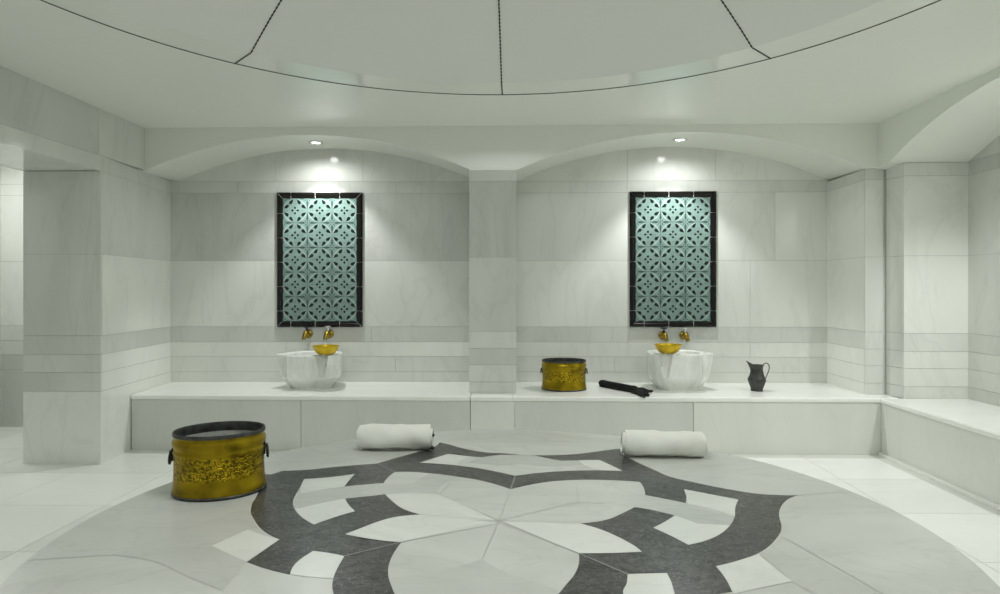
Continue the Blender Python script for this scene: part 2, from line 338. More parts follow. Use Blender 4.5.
# back wall, two bays, and its continuation in the side room at the left
bm = bmesh.new()
R = rows(ZB - .05, ZC)
J = [[-1.6], [-1.0], [-1.9], [-1.2], [], [], [-2.3, -1.0], [-1.99, -1.27]]
J = (J * 2)[:len(R)]
clad(bm, 'y', YW, 1, XL - .14, -.33, R, J, [1, 1, 0, 2, 1, 3, [2, 2, 2], 1][:len(R)])
for v in bm.verts: v.co.y -= .075 * (-.33 - v.co.x) / 2.5
J2 = [[1.3], [.8], [1.9], [.6], [1.9], [2.1], [.9], [.905, 1.62]]
clad(bm, 'y', YW, 1, -.03, 3.2, R, (J2 * 2)[:len(R)], [1, 1, 0, 2, [0, 0, 1], [1, 0, 1], [1, 1], 0][:len(R)])
struct('wall_back', bm, WM)
bm = bmesh.new()
clad(bm, 'y', 5.30, 1, -4.45, -3.25, rows(0, 2.6), [[-3.9]] * 9, [3, 3, 2, 1, 0, 0, 0, 0, 0][:len(rows(0, 2.6))])
clad(bm, 'x', -4.36, -1, 2.0, 5.30, rows(0, 2.6), [[3.2, 4.4]] * 9, [2, 2, 1, 1, 1, 1, 1, 1, 1][:len(rows(0, 2.6))])
struct('wall_side_room', bm, WM)

# arcade: spandrels and barrel soffits of the two shallow arches
def arc(x0, x1, zs, za, n=28):
    h = za - zs; c = (x0 + x1) / 2; s = (x1 - x0) / 2; r = (s * s + h * h) / (2 * h)
    out = []
    for i in range(n + 1):
        x = x0 + (x1 - x0) * i / n
        out.append((x, za - (r - math.sqrt(r * r - (x - c) ** 2))))
    return out
bm = bmesh.new()
prof = arc(XL, -.35, ZS + .008, 2.302) + [(-.35, ZS), (-.005, ZS)] + arc(-.005, XR, ZS, 2.305)
prof += [(2.95, ZS + .005), (2.95, ZC + .1), (XL - .12, ZC + .1), (XL - .12, ZS + .008)]
prism(bm, prof, 'y', YP, YW + .02)
for v in bm.verts:
    if v.co.y > 5 and v.co.z < 2.34: v.co.z += .020
struct('wall_arcade', bm, PLASTER, smooth=25)

# centre pillar
bm = bmesh.new()
R = rows(ZB - .0, ZS, [.484, .61, .73, .855, 1.397, 1.955])
T = [1, 1, 2, 1, 2, 3, 2]
clad(bm, 'y', YP, 1, -.35, -.005, R, [[]] * 9, T)
clad(bm, 'x', -.35, 1, YP + .021, YW, R, [[]] * 9, T)
clad(bm, 'x', -.005, -1, YP + .021, YW, R, [[]] * 9, T)
struct('wall_pillar_centre', bm, WM)

# left pillar, wall and lintel over the opening
bm = bmesh.new()
R = rows(0, 1.95)
clad(bm, 'y', 4.18, 1, -3.29, XL, R, [[]] * 9, [0, 2, 1, 2, 2, 2, 2])
vs0 = set(bm.verts)
clad(bm, 'x', XL, -1, 4.201, YW + .02, R, [[]] * 9, [0, 0, 0, 2, 0, 1, 2])
for v in bm.verts:
    if v not in vs0: v.co.x -= .085 * max(0, v.co.y - 4.2)
clad(bm, 'x', -3.29, 1, 4.201, 5.30, R, [[]] * 9, [0, 0, 0, 1, 0, 1, 1])
# upper band and frieze, pillar to the rear
vs0 = set(bm.verts)
clad(bm, 'x', XL, -1, 4.19, YW, [(1.95, 2.052)], [[]], [1])
for v in bm.verts:
    if v not in vs0: v.co.x -= .085 * max(0, v.co.y - 4.2)
clad(bm, 'x', XL, -1, YREAR, 4.19, [(1.95, 2.052)], [[2.4, 1.0, -.4]], [1])
clad(bm, 'x', XL, -1, YREAR, YP - .001, [(2.052, ZC)], [[4.16, 3.25, 1.9, .5, -.8]], [[2, 2, 1]])
clad(bm, 'x', -3.29, 1, YREAR, YW, [(1.95, 2.6)], [[]], [1])
box(bm, -3.27, XL - .02, YREAR, 4.2, 1.952, 2.3, 1)
box(bm, -3.27, XL - .13, 4.2, YW, 1.952, 2.3, 1)
struct('wall_left', bm, WM)

# right wall: pilaster, angled strip, reveal and the arched niche beyond
bm = bmesh.new()
R = rows(ZB, ZS, [.484, .61, .73, .855, 1.397, 1.955])
T = [1, 0, 1, 1, 1, 1, 2]
clad(bm, 'x', XR, 1, 4.721, YW, R, [[]] * 9, [0, 0, 0, 1, 0, 0, 1])
clad(bm, 'y', 4.70, 1, XR, 2.645, R, [[]] * 9, [1, 1, 1, 1, 1, 1, 2])
Z1 = 2.048
R = rows(ZB, Z1, [.484, .61, .73, .855, 1.397, 1.955])
for (z0, z1) in R:   # splayed strip
    prism(bm, [(2.668, 4.70), (2.705, 4.548), (2.72, 4.56), (2.69, 4.74)], 'z', z0 + .001, z1 - .001, 1)
box(bm, 2.64, 2.68, 4.715, 4.76, ZB, ZS, 2)
clad(bm, 'y', 4.54, 1, 2.70, 3.14, R, [[]] * 9, [1, 0, 0, 1, 0, 0, 1])
struct('wall_right_end', bm, WM)
bm = bmesh.new()
R = rows(ZB, ZC, [.484, .61, .73, .855, 1.397, 1.955, 2.05])
clad(bm, 'x', 3.14, 1, YREAR, 4.54, R, [[3.9, 2.7, 1.5], [3.2, 1.8], [4.1, 2.5], [3.3, 1.9]] * 2, [2, 1, 1, 2, 2, 2, 3, 2])
struct('wall_right', bm, WM)
bm = bmesh.new()
prof = [(YREAR, ZS)] + arc(-.60, 1.85, ZS, 2.31) + [(1.85, ZS), (2.09, ZS)] + arc(2.09, 4.54, ZS + .015, 2.315) + [(4.56, 2.05), (4.72, 2.03), (4.72, ZC + .1), (YREAR, ZC + .1)]
prof = [prof[0]] + prof[1:]
prism(bm, prof, 'x', 2.60, 3.16)
struct('wall_arcade_right', bm, PLASTER, smooth=25)
bm = bmesh.new()
R = rows(ZB, ZS, [.484, .61, .73, .855, 1.397, 1.955])
clad(bm, 'x', 2.60, 1, 1.85, 2.09, R, [[]] * 9, T)
clad(bm, 'y', 2.09, -1, 2.62, 3.14, R, [[]] * 9, T)
clad(bm, 'y', 1.85, 1, 2.62, 3.14, R, [[]] * 9, T)
struct('wall_pillar_right', bm, WM)

# ceiling with round opening, and the ribbed shallow dome over it
DC = (-.09, 1.95); DR = 1.985
bm = bmesh.new()
n = 128
x0, x1, y0, y1 = XL - .5, 3.2, YREAR, YP + .05
ci, co = [], []
for k in range(n):
    a = 2 * PI * k / n; ca, sa = math.cos(a), math.sin(a)
    ci.append(bm.verts.new((DC[0] + DR * ca, DC[1] + DR * sa, ZC)))
    s = min(((x1 if ca > 0 else x0) - DC[0]) / ca if abs(ca) > 1e-6 else 1e9, ((y1 if sa > 0 else y0) - DC[1]) / sa if abs(sa) > 1e-6 else 1e9)
    co.append(bm.verts.new((DC[0] + s * ca, DC[1] + s * sa, ZC)))
for k in range(n):
    bm.faces.new((ci[k], co[k], co[(k + 1) % n], ci[(k + 1) % n]))
# corners of the sheet
for (cx_, cy_) in ((x0, y0), (x1, y0), (x1, y1), (x0, y1)):
    a = math.atan2(cy_ - DC[1], cx_ - DC[0]) % (2 * PI)
    k = int(a / (2 * PI / n))
    c = bm.verts.new((cx_, cy_, ZC)); bm.faces.new((co[k], c, co[(k + 1) % n]))
bmesh.ops.recalc_face_normals(bm, faces=bm.faces)
ceil = struct('ceiling', bm, PLASTER)
sd = ceil.modifiers.new('solid', 'SOLIDIFY'); sd.thickness = .06; sd.offset = 1 if ceil.data.polygons[0].normal.z > 0 else -1
RB = 1.775    # inner edge of the flat polished band
def dome_z(r): return ZC + .003 + .43 * (1 - (r / RB) ** 2)
bm = bmesh.new()
lathe(bm, [(DR + .004, ZC + .001), (RB, dome_z(RB))], n, mi=1)
lathe(bm, [(RB - .1 * i, dome_z(RB - .1 * i)) for i in range(0, 18)] + [(.02, dome_z(0))], n, mi=0, cap1=True)
dome = struct('ceiling_dome', bm, [DOME_M, BAND_M], smooth=30)
dome.location = (DC[0], DC[1], 0)
bm = bmesh.new()
tube(bm, [(DC[0] + DR * math.cos(2 * PI * k / 160), DC[1] + DR * math.sin(2 * PI * k / 160), ZC - .0005) for k in range(160)], .0026, 6, closed=True)
struct('trim_1', bm, RING_LINE)
for q in range(8):    # beaded black joints running up the dome
    a = q * PI / 4 + PI / 2
    bm = bmesh.new(); pts = []; rr = []
    path = [(DR - i * .006, ZC + .001 + .002 * i / 35) for i in range(0, 35)]
    r = RB
    while r > .05:
        path.append((r, dome_z(r))); r -= .006
    for i, (r, z) in enumerate(path):
        pts.append((DC[0] + r * math.cos(a), DC[1] + r * math.sin(a), z - .001)); rr.append(.0047 if i % 4 < 2 else .0027)
    tube(bm, pts, rr, 6)
    struct('trim_%d' % (q + 2), bm, BLACK_LINE)

# side-room ceiling
bm = bmesh.new(); box(bm, -4.5, -3.27, 2.0, 5.4, 2.6, 2.66); struct('ceiling_side_room', bm, PLASTER)

# floor tiles, 60 cm
bm = bmesh.new()
xs = sorted(set([-4.5] + [1.98 + .6 * k for k in range(-10, 3)] + [3.2]))
ys = sorted(set([YREAR] + [3.98 + .6 * k for k in range(-9, 3)] + [5.4]))
for i in range(len(xs) - 1):
    for j in range(len(ys) - 1):
        box(bm, xs[i] + .0018, xs[i + 1] - .0018, ys[j] + .0018, ys[j + 1] - .0018, -.03, 0, random.choice([0, 0, 1]))
box(bm, -4.5, 3.2, YREAR, 5.4, -.06, -.002, 2)
struct('floor', bm, [FLOOR_M, FLOOR_M2, plain('floor_joint', tint(.45), .9)])

# ------------------------------------------------------------------ round heated platform with inlaid flower
SC = (-.0605, 2.164); SR = 1.406; SZ = .38
bm = bmesh.new()
lathe(bm, [(SR - .012, 0), (SR - .012, SZ - .042), (SR - .004, SZ - .04), (SR, SZ - .034), (SR, SZ - .004), (SR - .004, SZ)], 160, mi=0, cap0=True, cap1=True)
def round_edges(p, corner=27, sub=5):
    """turn a measured outline into smooth curves, keeping its true corners sharp"""
    p = [Vector(q) for i, q in enumerate(p) if (Vector(q) - Vector(p[i - 1])).length > .004]
    n = len(p); sharp = []
    for i in range(n):
        a, b = p[i] - p[i - 1], p[(i + 1) % n] - p[i]
        sharp.append(abs(math.degrees(a.angle_signed(b, 0))) > corner)
    out = []
    for i in range(n):
        j = (i + 1) % n; d = p[j] - p[i]; L_ = d.length
        def tan(k):
            if sharp[k]: return None
            a, b = p[k] - p[k - 1], p[(k + 1) % n] - p[k]
            return (a.normalized() * b.length + b.normalized() * a.length).normalized() * L_
        t0, t1 = tan(i), tan(j)
        if t0 is None and t1 is None: out.append(p[i]); continue
        if t0 is None: t0 = d * 1.5 - t1 * .5
        if t1 is None: t1 = d * 1.5 - t0 * .5
        for k in range(sub):
            s = k / sub
            out.append(p[i] * (2*s**3 - 3*s*s + 1) + t0 * (s**3 - 2*s*s + s) + p[j] * (3*s*s - 2*s**3) + t1 * (s**3 - s*s))
    return [(q.x, q.y) for q in out]
def inlay(polys, mi, z):
    for i, p in enumerate(polys):
        p = round_edges(p); z += .00002
        vs = [bm.verts.new((a, b, SZ + z)) for a, b in p]
        f = bm.faces.new(vs); f.material_index = mi; f.normal_update()
        if f.normal.z < 0: f.normal_flip()
        bmesh.ops.triangulate(bm, faces=[f])
def strip(segs, w, mi, z):
    for a, b in segs:
        d = Vector((b[0] - a[0], b[1] - a[1])).normalized(); nx, ny = -d.y * w / 2, d.x * w / 2
        vs = [bm.verts.new((p[0] + s * nx, p[1] + s * ny, SZ + z)) for p, s in ((a, 1), (a, -1), (b, -1), (b, 1))]
        f = bm.faces.new(vs); f.material_index = mi
        f.normal_update()
        if f.normal.z < 0: f.normal_flip()
inlay(PATTERN['dark'], 3, .0003)
inlay(PATTERN['base'], 0, .0006)
inlay(PATTERN['grey'], 2, .0008)
inlay(PATTERN['white'], 1, .0010)
strip(PATTERN['lp'], .005, 4, .0015)
strip(PATTERN['lg'], .0026, 5, .0015)
o = obj('marble_platform', bm, [SLAB, SLAB_W, SLAB_G, SLAB_D, SLAB_LP, SLAB_LG])
o.location = (SC[0], SC[1], 0)
tag(o, 'round raised marble platform with a dark interlaced flower inlaid in its top', 'platform')

# ------------------------------------------------------------------ benches
def lip_profile(y0, y1):   # bench top slab, rounded nose at y0
    return [(y1, ZB - .034), (y0 + .008, ZB - .034), (y0 + .002, ZB - .028), (y0, ZB - .018), (y0 + .002, ZB - .007), (y0 + .009, ZB), (y1, ZB)]
bb = thing('marble_bench', 'long white marble bench along the back wall under the two arches', 'bench', (0, YB, 0))
for x0, x1 in ((XL - .02, -.335), (-.331, -.03), (-.027, XS + .12)):
    bm = bmesh.new(); prism(bm, lip_profile(-.012, YW - YB - .002), 'x', x0, x1)
    if x1 < -.333:
        for v in bm.verts:
            if v.co.y > .3: v.co.y -= .03 * (-.33 - v.co.x); v.co.x -= (.06 if v.co.x < -1 else 0)
    obj('bench_top', bm, BENCH_TOP, bb)
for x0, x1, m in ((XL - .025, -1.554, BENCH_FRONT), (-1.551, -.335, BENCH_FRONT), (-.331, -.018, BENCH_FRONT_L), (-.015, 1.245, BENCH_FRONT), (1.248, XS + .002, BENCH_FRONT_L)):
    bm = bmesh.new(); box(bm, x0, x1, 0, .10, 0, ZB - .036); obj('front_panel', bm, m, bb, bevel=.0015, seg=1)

sb = thing('marble_bench', 'white marble bench running along the right wall beneath its arch', 'bench', (XS, 2, 0))
bm = bmesh.new()
prism(bm, [(a, b) for a, b in lip_profile(-.012, 3.138 - XS)], 'y', YREAR - 2, 4.538 - 2)
obj('bench_top', bm, BENCH_TOP, sb)
ys = [YREAR, 0.2, 2.3, YB - .002]
for a, b in zip(ys, ys[1:]):
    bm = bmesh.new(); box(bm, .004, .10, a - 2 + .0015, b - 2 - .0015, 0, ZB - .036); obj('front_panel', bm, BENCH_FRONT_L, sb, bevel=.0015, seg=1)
bm = bmesh.new(); box(bm, -.022, .004, YREAR - 2, YB - 2 - .01, 0, .022); obj('foot_strip', bm, BENCH_TOP, sb, bevel=.003)  # pale strip along the foot of the bench front

# ------------------------------------------------------------------ tile panels
def leaf(L_, w, bend=.25, n=8):
    """fat-headed curled leaf along +x from the origin"""
    up, dn = [], []
    for i in range(n + 1):
        s = i / n; wd = w * (math.sin(PI * min(1, s * .95 + .05)) ** .8) * (1 - .65 * s); y = bend * L_ * s * s
        up.append((L_ * s, y + wd)); dn.append((L_ * s, y - wd))
    return up + dn[::-1][1:-1]
def wall_y(x): return YW - (.03 * (-.33 - x) if x < -.33 else 0)
def wall_rz(x): return math.atan(.03) if x < -.33 else 0
def make_panel(label, xc, zc):
    t = thing('tile_panel', label, 'tile panel', (xc, wall_y(xc) - .0005, zc), wall_rz(xc), 'tile panels above the basins')
    TS = .2025; bw = .047
    W_, H_ = 1.5 * TS, 2.5 * TS
    bm = bmesh.new()
    def poly(pts, mi, y):
        vs = [bm.verts.new((a, y, b)) for a, b in pts]
        f = bm.faces.new(vs); f.material_index = mi; f.normal_update()
        if f.normal.y > 0: f.normal_flip()
    box(bm, -W_, W_, -.008, -.001, -H_, H_, 4)
    for i in range(3):
        for j in range(5):
            cx, cz = (i - 1) * TS, (j - 2) * TS
            h = TS / 2 - .0016
            box(bm, cx - h, cx + h, -.012, -.008, cz - h, cz + h, 0)
            def P(pts, mi, y, m):   # unit-tile coordinates, transformed
                q = [(cx + TS * (m[0] * a + m[1] * b), cz + TS * (m[2] * a + m[3] * b)) for a, b in pts]
                poly(q, mi, y)
            def place(L, pos, ang): ca, sa = math.cos(ang), math.sin(ang); return [(pos[0] + ca * a - sa * b, pos[1] + sa * a + ca * b) for a, b in L]
            for k in range(4):
                c, s = (1, 0, -1, 0)[k], (0, 1, 0, -1)[k]; m = (c, -s, s, c)
                # central cross of four lozenges, and a dot towards every edge
                P([(.05, 0), (.108, .052), (.17, 0), (.108, -.052)], 2, -.0126, m)
                P([(.275, 0), (.295, .018), (.315, 0), (.295, -.018)], 3, -.0126, m)
                # the pair of dark leaves round each corner, with a thin pale stem
                P([(.11, .45), (.26, .36), (.36, .26), (.45, .11), (.465, .125), (.378, .285), (.285, .378), (.125, .465)], 1, -.0123, m)
                P(place(leaf(.225, .088, .14), (.270, .225), math.radians(-47)), 2, -.0126, m)
                P(place(leaf(.225, .088, -.14), (.225, .270), math.radians(137)), 2, -.0126, m)
                P(place(leaf(.10, .026, 0), (.45, .45), math.radians(225)), 3, -.0126, m)
                # half spindles on the joints
                P([(.495, .09), (.482, .16), (.464, .25), (.452, .32), (.468, .37), (.495, .41)], 3, -.0126, m)
                P([(.495, -.09), (.482, -.16), (.464, -.25), (.452, -.32), (.468, -.37), (.495, -.41)], 3, -.0126, m)
    obj('tile_field', bm, [TILE_TEAL, TILE_PALE, TILE_BLACK, TILE_MID, TILE_GROUT], t)
    # raised border of black moulded tiles, mitred, with pale joints
    def border(name, length, vertical, flip, joints):
        bm = bmesh.new()
        # profile across the border: (distance from inner edge, height off the wall)
        pr = [(0, .001), (0, .014), (.008, .018), (.014, .018), (.022, .024), (.036, .024), (bw, .014), (bw, .001)]
        cuts = [-length / 2] + joints + [length / 2]
        for a, b in zip(cuts, cuts[1:]):
            a2 = a + (.0021 if a != cuts[0] else 0); b2 = b - (.0021 if b != cuts[-1] else 0)
            A, B = [], []
            for d, hgt in pr:
                ua = a2 - (d if a == cuts[0] else 0); ub = b2 + (d if b == cuts[-1] else 0)
                A.append((ua, d, hgt)); B.append((ub, d, hgt))
            def M(q):
                u, d, hgt = q
                if vertical: return (flip * (W_ + d), -hgt, u)
                return (u, -hgt, flip * (H_ + d))
            va = [bm.verts.new(M(q)) for q in A]; vb = [bm.verts.new(M(q)) for q in B]
            fs = [bm.faces.new((va[i], va[i + 1], vb[i + 1], vb[i])) for i in range(len(pr) - 1)] + [bm.faces.new((va[-1], va[0], vb[0], vb[-1])), bm.faces.new(va[::-1]), bm.faces.new(vb)]
            bmesh.ops.recalc_face_normals(bm, faces=fs)
        # joint mortar
        for c in joints:
            if vertical: box(bm, min(flip * W_, flip * (W_ + bw)), max(flip * W_, flip * (W_ + bw)), -.0150, -.001, c - .0021, c + .0021, 1)
            else: box(bm, c - .0021, c + .0021, -.0185, -.001, min(flip * H_, flip * (H_ + bw)), max(flip * H_, flip * (H_ + bw)), 1)
        # mitre mortar at the ends
        for e in (-1, 1):
            s = length / 2 * e; w = .0022
            q = [(s - w, 0), (s + w, 0), (s + e * bw + w, bw), (s + e * bw - w, bw)]
            for hz in (.0245,):
                vs = [bm.verts.new((flip * (W_ + d), -hz, u) if vertical else (u, -hz, flip * (H_ + d))) for u, d in q]
                f = bm.faces.new(vs); f.material_index = 1
        obj(name, bm, [FRAME_M, FRAME_G], t)
    jv = [-.42 + .2 * k for k in range(5)]
    jh = [-.235, -.035, .165]
    border('border', 2 * H_, True, -1, jv); border('border', 2 * H_, True, 1, jv)
    border('border', 2 * W_, False, 1, jh); border('border', 2 * W_, False, -1, jh)
    return t
make_panel('teal patterned tile panel in a black border, on the wall left of the pillar', -1.621, 1.405)
make_panel('teal patterned tile panel in a black border, on the wall right of the pillar', 1.272, 1.408)

# ------------------------------------------------------------------ marble basins
def make_basin(label, x, y, mirror, hz):
    bm = bmesh.new()
    # plan outline seen from above, front is -y; t = outline at rim, l = outline lower down where the grooves have closed
    top = [(-.252, -.03), (-.243, -.115), (-.222, -.165), (-.188, -.196), (-.170, -.142), (-.108, -.142), (-.088, -.222), (.035, -.232), (.138, -.216), (.156, -.158), (.172, -.146), (.205, -.148), (.266, -.105), (.262, -.05), (.225, .03), (.215, .12), (.15, .19), (0, .205), (-.15, .19), (-.215, .12)]
    low = [(-.246, -.03), (-.235, -.115), (-.208, -.165), (-.158, -.196), (-.140, -.203), (-.134, -.204), (-.118, -.208), (.035, -.220), (.146, -.206), (.160, -.182), (.174, -.172), (.198, -.154), (.235, -.100), (.235, -.04), (.215, .03), (.205, .12), (.145, .185), (0, .2), (-.145, .185), (-.207, .12)]
    def sc(o, k): return [(a * k, b * k) for a, b in o]
    def lerp(a, b, s): return [(p[0] * (1 - s) + q[0] * s, p[1] * (1 - s) + q[1] * s) for p, q in zip(a, b)]
    rings = [(sc(low, .70), 0), (sc(low, .715), .014), (sc(low, .745), .020), (sc(low, .88), .060), (sc(low, .985), .092), (sc(low, 1.0), .104), (lerp(low, top, .5), .19), (top, .285), (sc(top, .985), .292)]
    inner = [(sc(lerp(top, low, .7), .84), .292), (sc(low, .80), .284), (sc(low, .74), .20), (sc(low, .55), .13), (sc(low, .25), .11)]
    V = []
    for o, z in rings + inner:
        V.append([bm.verts.new(((-a if mirror else a) * .94, b * .96, z * hz)) for a, b in o])
    n = len(top)
    for A, B in zip(V, V[1:]):
        for k in range(n): bm.faces.new((A[k], A[(k + 1) % n], B[(k + 1) % n], B[k]))
    bm.faces.new(V[0][::-1]); bm.faces.new(V[-1])
    bmesh.ops.recalc_face_normals(bm, faces=bm.faces)
    o = obj('marble_basin', bm, BASIN_M, smooth=22, bevel=.004, seg=2)
    o.location = (x, y, ZB); tag(o, label, 'basin', 'carved marble basins'); return o
BX_R, BX_L, BY = 1.238, -1.604, 4.99
make_basin('carved white marble basin on the bench below the right tile panel, beside the black cloth', BX_R, BY, False, .955)
make_basin('carved white marble basin on the bench below the left tile panel', BX_L, BY, True, .90)

def make_bowl(label, x, y, z):
    bm = bmesh.new()
    lathe(bm, [(.0, .001), (.045, 0), (.062, .006), (.082, .026), (.093, .048), (.097, .062), (.103, .066), (.103, .069), (.096, .068), (.090, .050), (.079, .029), (.060, .010), (.0, .006)], 40)
    bmesh.ops.remove_doubles(bm, verts=bm.verts, dist=1e-5)
    o = obj('brass_bowl', bm, BOWL_M, smooth=50); o.location = (x, y, z); tag(o, label, 'bowl', 'brass bowls on the basins'); return o
make_bowl('small yellow brass bowl on the rim of the basin right of the pillar', 1.140, 4.86, ZB + .292 * .955 + .0006)
make_bowl('small yellow brass bowl on the rim of the basin left of the pillar', -1.462, 4.86, ZB + .292 * .90 + .0006)

# taps
def make_tap(label, x, z, turn, knob_mat):
    t = thing('wall_tap', label, 'tap', (x, wall_y(x) - .0005, z), wall_rz(x), 'brass wall taps')
    bm = bmesh.new()
    prof = [(0.0, -.001), (.034, -.001), (.036, -.006), (.030, -.012), (.018, -.016), (.016, -.022)]
    for (r, y) in prof: pass
    rings = []
    for (r, y) in prof:
        rings.append([bm.verts.new((max(r, .001) * math.cos(2 * PI * k / 24), y, max(r, .001) * math.sin(2 * PI * k / 24))) for k in range(24)])
    for A, B in zip(rings, rings[1:]):
        for k in range(24): bm.faces.new((A[k], A[(k + 1) % 24], B[(k + 1) % 24], B[k]))
    bmesh.ops.remove_doubles(bm, verts=bm.verts, dist=.0015); bmesh.ops.recalc_face_normals(bm, faces=bm.faces)
    obj('wall_flange', bm, TAP_M, t, smooth=40)
    bm = bmesh.new()
    tube(bm, [(0, -.014, 0), (0, -.030, .002), (turn * 0.0012, -.048, .004), (turn * 0.0048, -.064, .002), (turn * 0.0096, -.076, -.008), (turn * 0.0126, -.082, -.024), (turn * 0.0138, -.083, -.042)],
         [.016, .020, .027, .024, .017, .014, .0165], 16)
    obj('spout', bm, TAP_M, t, smooth=50)
    bm = bmesh.new()
    tube(bm, [(0, -.050, .022), (0, -.050, .040), (0, -.050, .046)], [.011, .008, .010], 12)
    tube(bm, [(0, -.050, .044), (0, -.050, .060), (0, -.050, .070)], [.006, .006, .004], 10)
    tube(bm, [(-.024, -.050, .060), (-.014, -.050, .061), (0, -.050, .062), (.014, -.050, .061), (.024, -.050, .060)], [.0065, .005, .006, .005, .0065], 10)
    tube(bm, [(0, -.074, .060), (0, -.050, .062), (0, -.028, .060)], [.0065, .006, .0065], 10)
    obj('handle', bm, knob_mat, t, smooth=50)
    return t
make_tap('brass wall tap over the left basin, the left of that pair, with dark handle', -1.716, .797, -1, TAP_DARK)
make_tap('brass wall tap over the left basin, the right of that pair, with bright handle', -1.543, .797, -1, CHROME)
make_tap('brass wall tap over the right basin, the left of that pair, with dark handle', 1.190, .786, 1, TAP_DARK)
make_tap('brass wall tap over the right basin, the right of that pair, with bright handle', 1.360, .786, 1, CHROME)

# ------------------------------------------------------------------ embossed brass tubs
def make_tub(name, label, loc, rz, a, b, h, hand, wobble=0.0):
    t = thing(name, label, 'tub', loc, rz)
    k = h / .24
    def ov(p, ang):   # a rounded-rectangle-ish oval
        return p
    out = [(.0, .002), (.95, .0), (1.0, .006), (1.012, .016), (1.0, .030), (.982, .055), (.970, .090), (.968, .130), (.975, .155), (.990, .163), (.993, .168), (.972, .173), (.974, .180), (1.004, .190), (1.010, .200), (1.000, .209), (.966, .215), (.964, .222), (.985, .232), (.985, .237)]
    bm = bmesh.new()
    lathe(bm, [(r, z * k) for r, z in out], 72, a, b)
    bmesh.ops.remove_doubles(bm, verts=bm.verts, dist=1e-5)
    obj('tub_body', bm, BRASS, t, smooth=60)
    bm = bmesh.new()
    lathe(bm, [(.955, .205 * k), (.962, .198 * k), (.935, .16 * k), (.925, .10 * k), (.945, .03 * k), (.9, .012 * k), (.0, .010 * k)], 72, a, b)
    bmesh.ops.remove_doubles(bm, verts=bm.verts, dist=1e-5)
    for f in bm.faces: f.normal_flip()
    obj('tub_lining', bm, TIN, t, smooth=60)
    bm = bmesh.new()
    N_ = 72
    lathe(bm, [(.995, .228 * k), (1.0, .238 * k), (.985, .243 * k), (.962, .242 * k), (.948, .234 * k), (.950, .215 * k), (.955, .205 * k), (.960, .205 * k), (.962, .228 * k)], N_, a, b, closed=True)  # dark rim, carried down inside to paint the shade in the mouth
    bmesh.ops.recalc_face_normals(bm, faces=bm.faces)
    obj('rim', bm, DARK_TIN, t, smooth=45)
    bm = bmesh.new()
    tube(bm, [(a * 1.0 * math.cos(2 * PI * i / N_), b * 1.0 * math.sin(2 * PI * i / N_), .006) for i in range(N_)], .0045, 8, closed=True)
    obj('foot_band', bm, DARK_TIN, t, smooth=60)
    for s in (-1, 1):
        bx = s * a * .968; zb = .165 * k
        bm = bmesh.new()
        box(bm, bx - .004, bx + .004, -.022, .022, zb - .032, zb + .018)
        tube(bm, [(bx, -.015, zb), (bx + s * .009, -.015, zb), (bx + s * .009, .015, zb), (bx, .015, zb)], .0055, 8)
        hb = obj('handle_bracket', bm, IRON, t, smooth=40)
        bm = bmesh.new()
        pts = [(bx + s * (.010 + .002 * (1 - math.cos(q))), hand * math.sin(q), zb - hand * (1 - math.cos(q)) * .95) for q in [2 * PI * i / 24 for i in range(24)]]
        tube(bm, pts, .0045, 8, closed=True)
        obj('ring_handle', bm, IRON, hb, smooth=60)
    return t
CT, ST = math.cos(YAW), math.sin(YAW)
def room(xc, zc): return (xc * CT - zc * ST, xc * ST + zc * CT)
p = room(-1.094, 2.50)
make_tub('brass_tub', 'large oval embossed brass tub with ring handles on the round platform', (p[0], p[1], SZ + .0018), math.radians(19), .168, .142, .236, .024)
p = room(.489, 4.90)
make_tub('brass_tub', 'smaller embossed brass tub on the bench just right of the pillar', (p[0], p[1], ZB), math.radians(-6), .169, .148, .222, .016)

# ------------------------------------------------------------------ pewter jug
bm = bmesh.new()
prof = [(.0, .001), (.047, 0), (.049, .006), (.045, .012), (.058, .045), (.069, .075), (.072, .090), (.068, .102), (.058, .122), (.050, .150), (.047, .175), (.050, .198), (.056, .212)]
def spout(p, a):
    t_ = max(0, (p.z - .15) / .062); f = max(0, math.cos(a - PI)) ** 3
    p.x -= f * t_ ** 1.6 * .034; p.z += f * t_ ** 2 * .030 - (1 - f) * t_ ** 2 * 0.004
    p.y *= 1 - .5 * f * t_ * 0
    return p
lathe(bm, prof, 48, fn=spout)
inn = [(r - .004, z) for r, z in prof[:2:-1]] + [(.0, .012)]
def spout2(p, a): return spout(p, a)
lathe(bm, [(prof[-1][0], prof[-1][1])] + inn, 48, fn=spout2)
bmesh.ops.remove_doubles(bm, verts=bm.verts, dist=1e-5); bmesh.ops.recalc_face_normals(bm, faces=bm.faces)
jug = thing('pewter_jug', 'dark pewter jug with a lifted spout on the bench, right of the basin', 'jug', (*room(1.932, 4.815), ZB))
jug.scale = (.915, .915, .935)
obj('jug_body', bm, PEWTER, jug, smooth=50)
bm = bmesh.new()
tube(bm, [(.048, 0, .196), (.056, 0, .212), (.070, 0, .222), (.086, 0, .221), (.098, 0, .208), (.102, 0, .190), (.099, 0, .168), (.090, 0, .142), (.080, 0, .120), (.071, 0, .100), (.066, 0, .090)], [.004] * 11, 8)
obj('jug_handle', bm, PEWTER, jug, smooth=60)

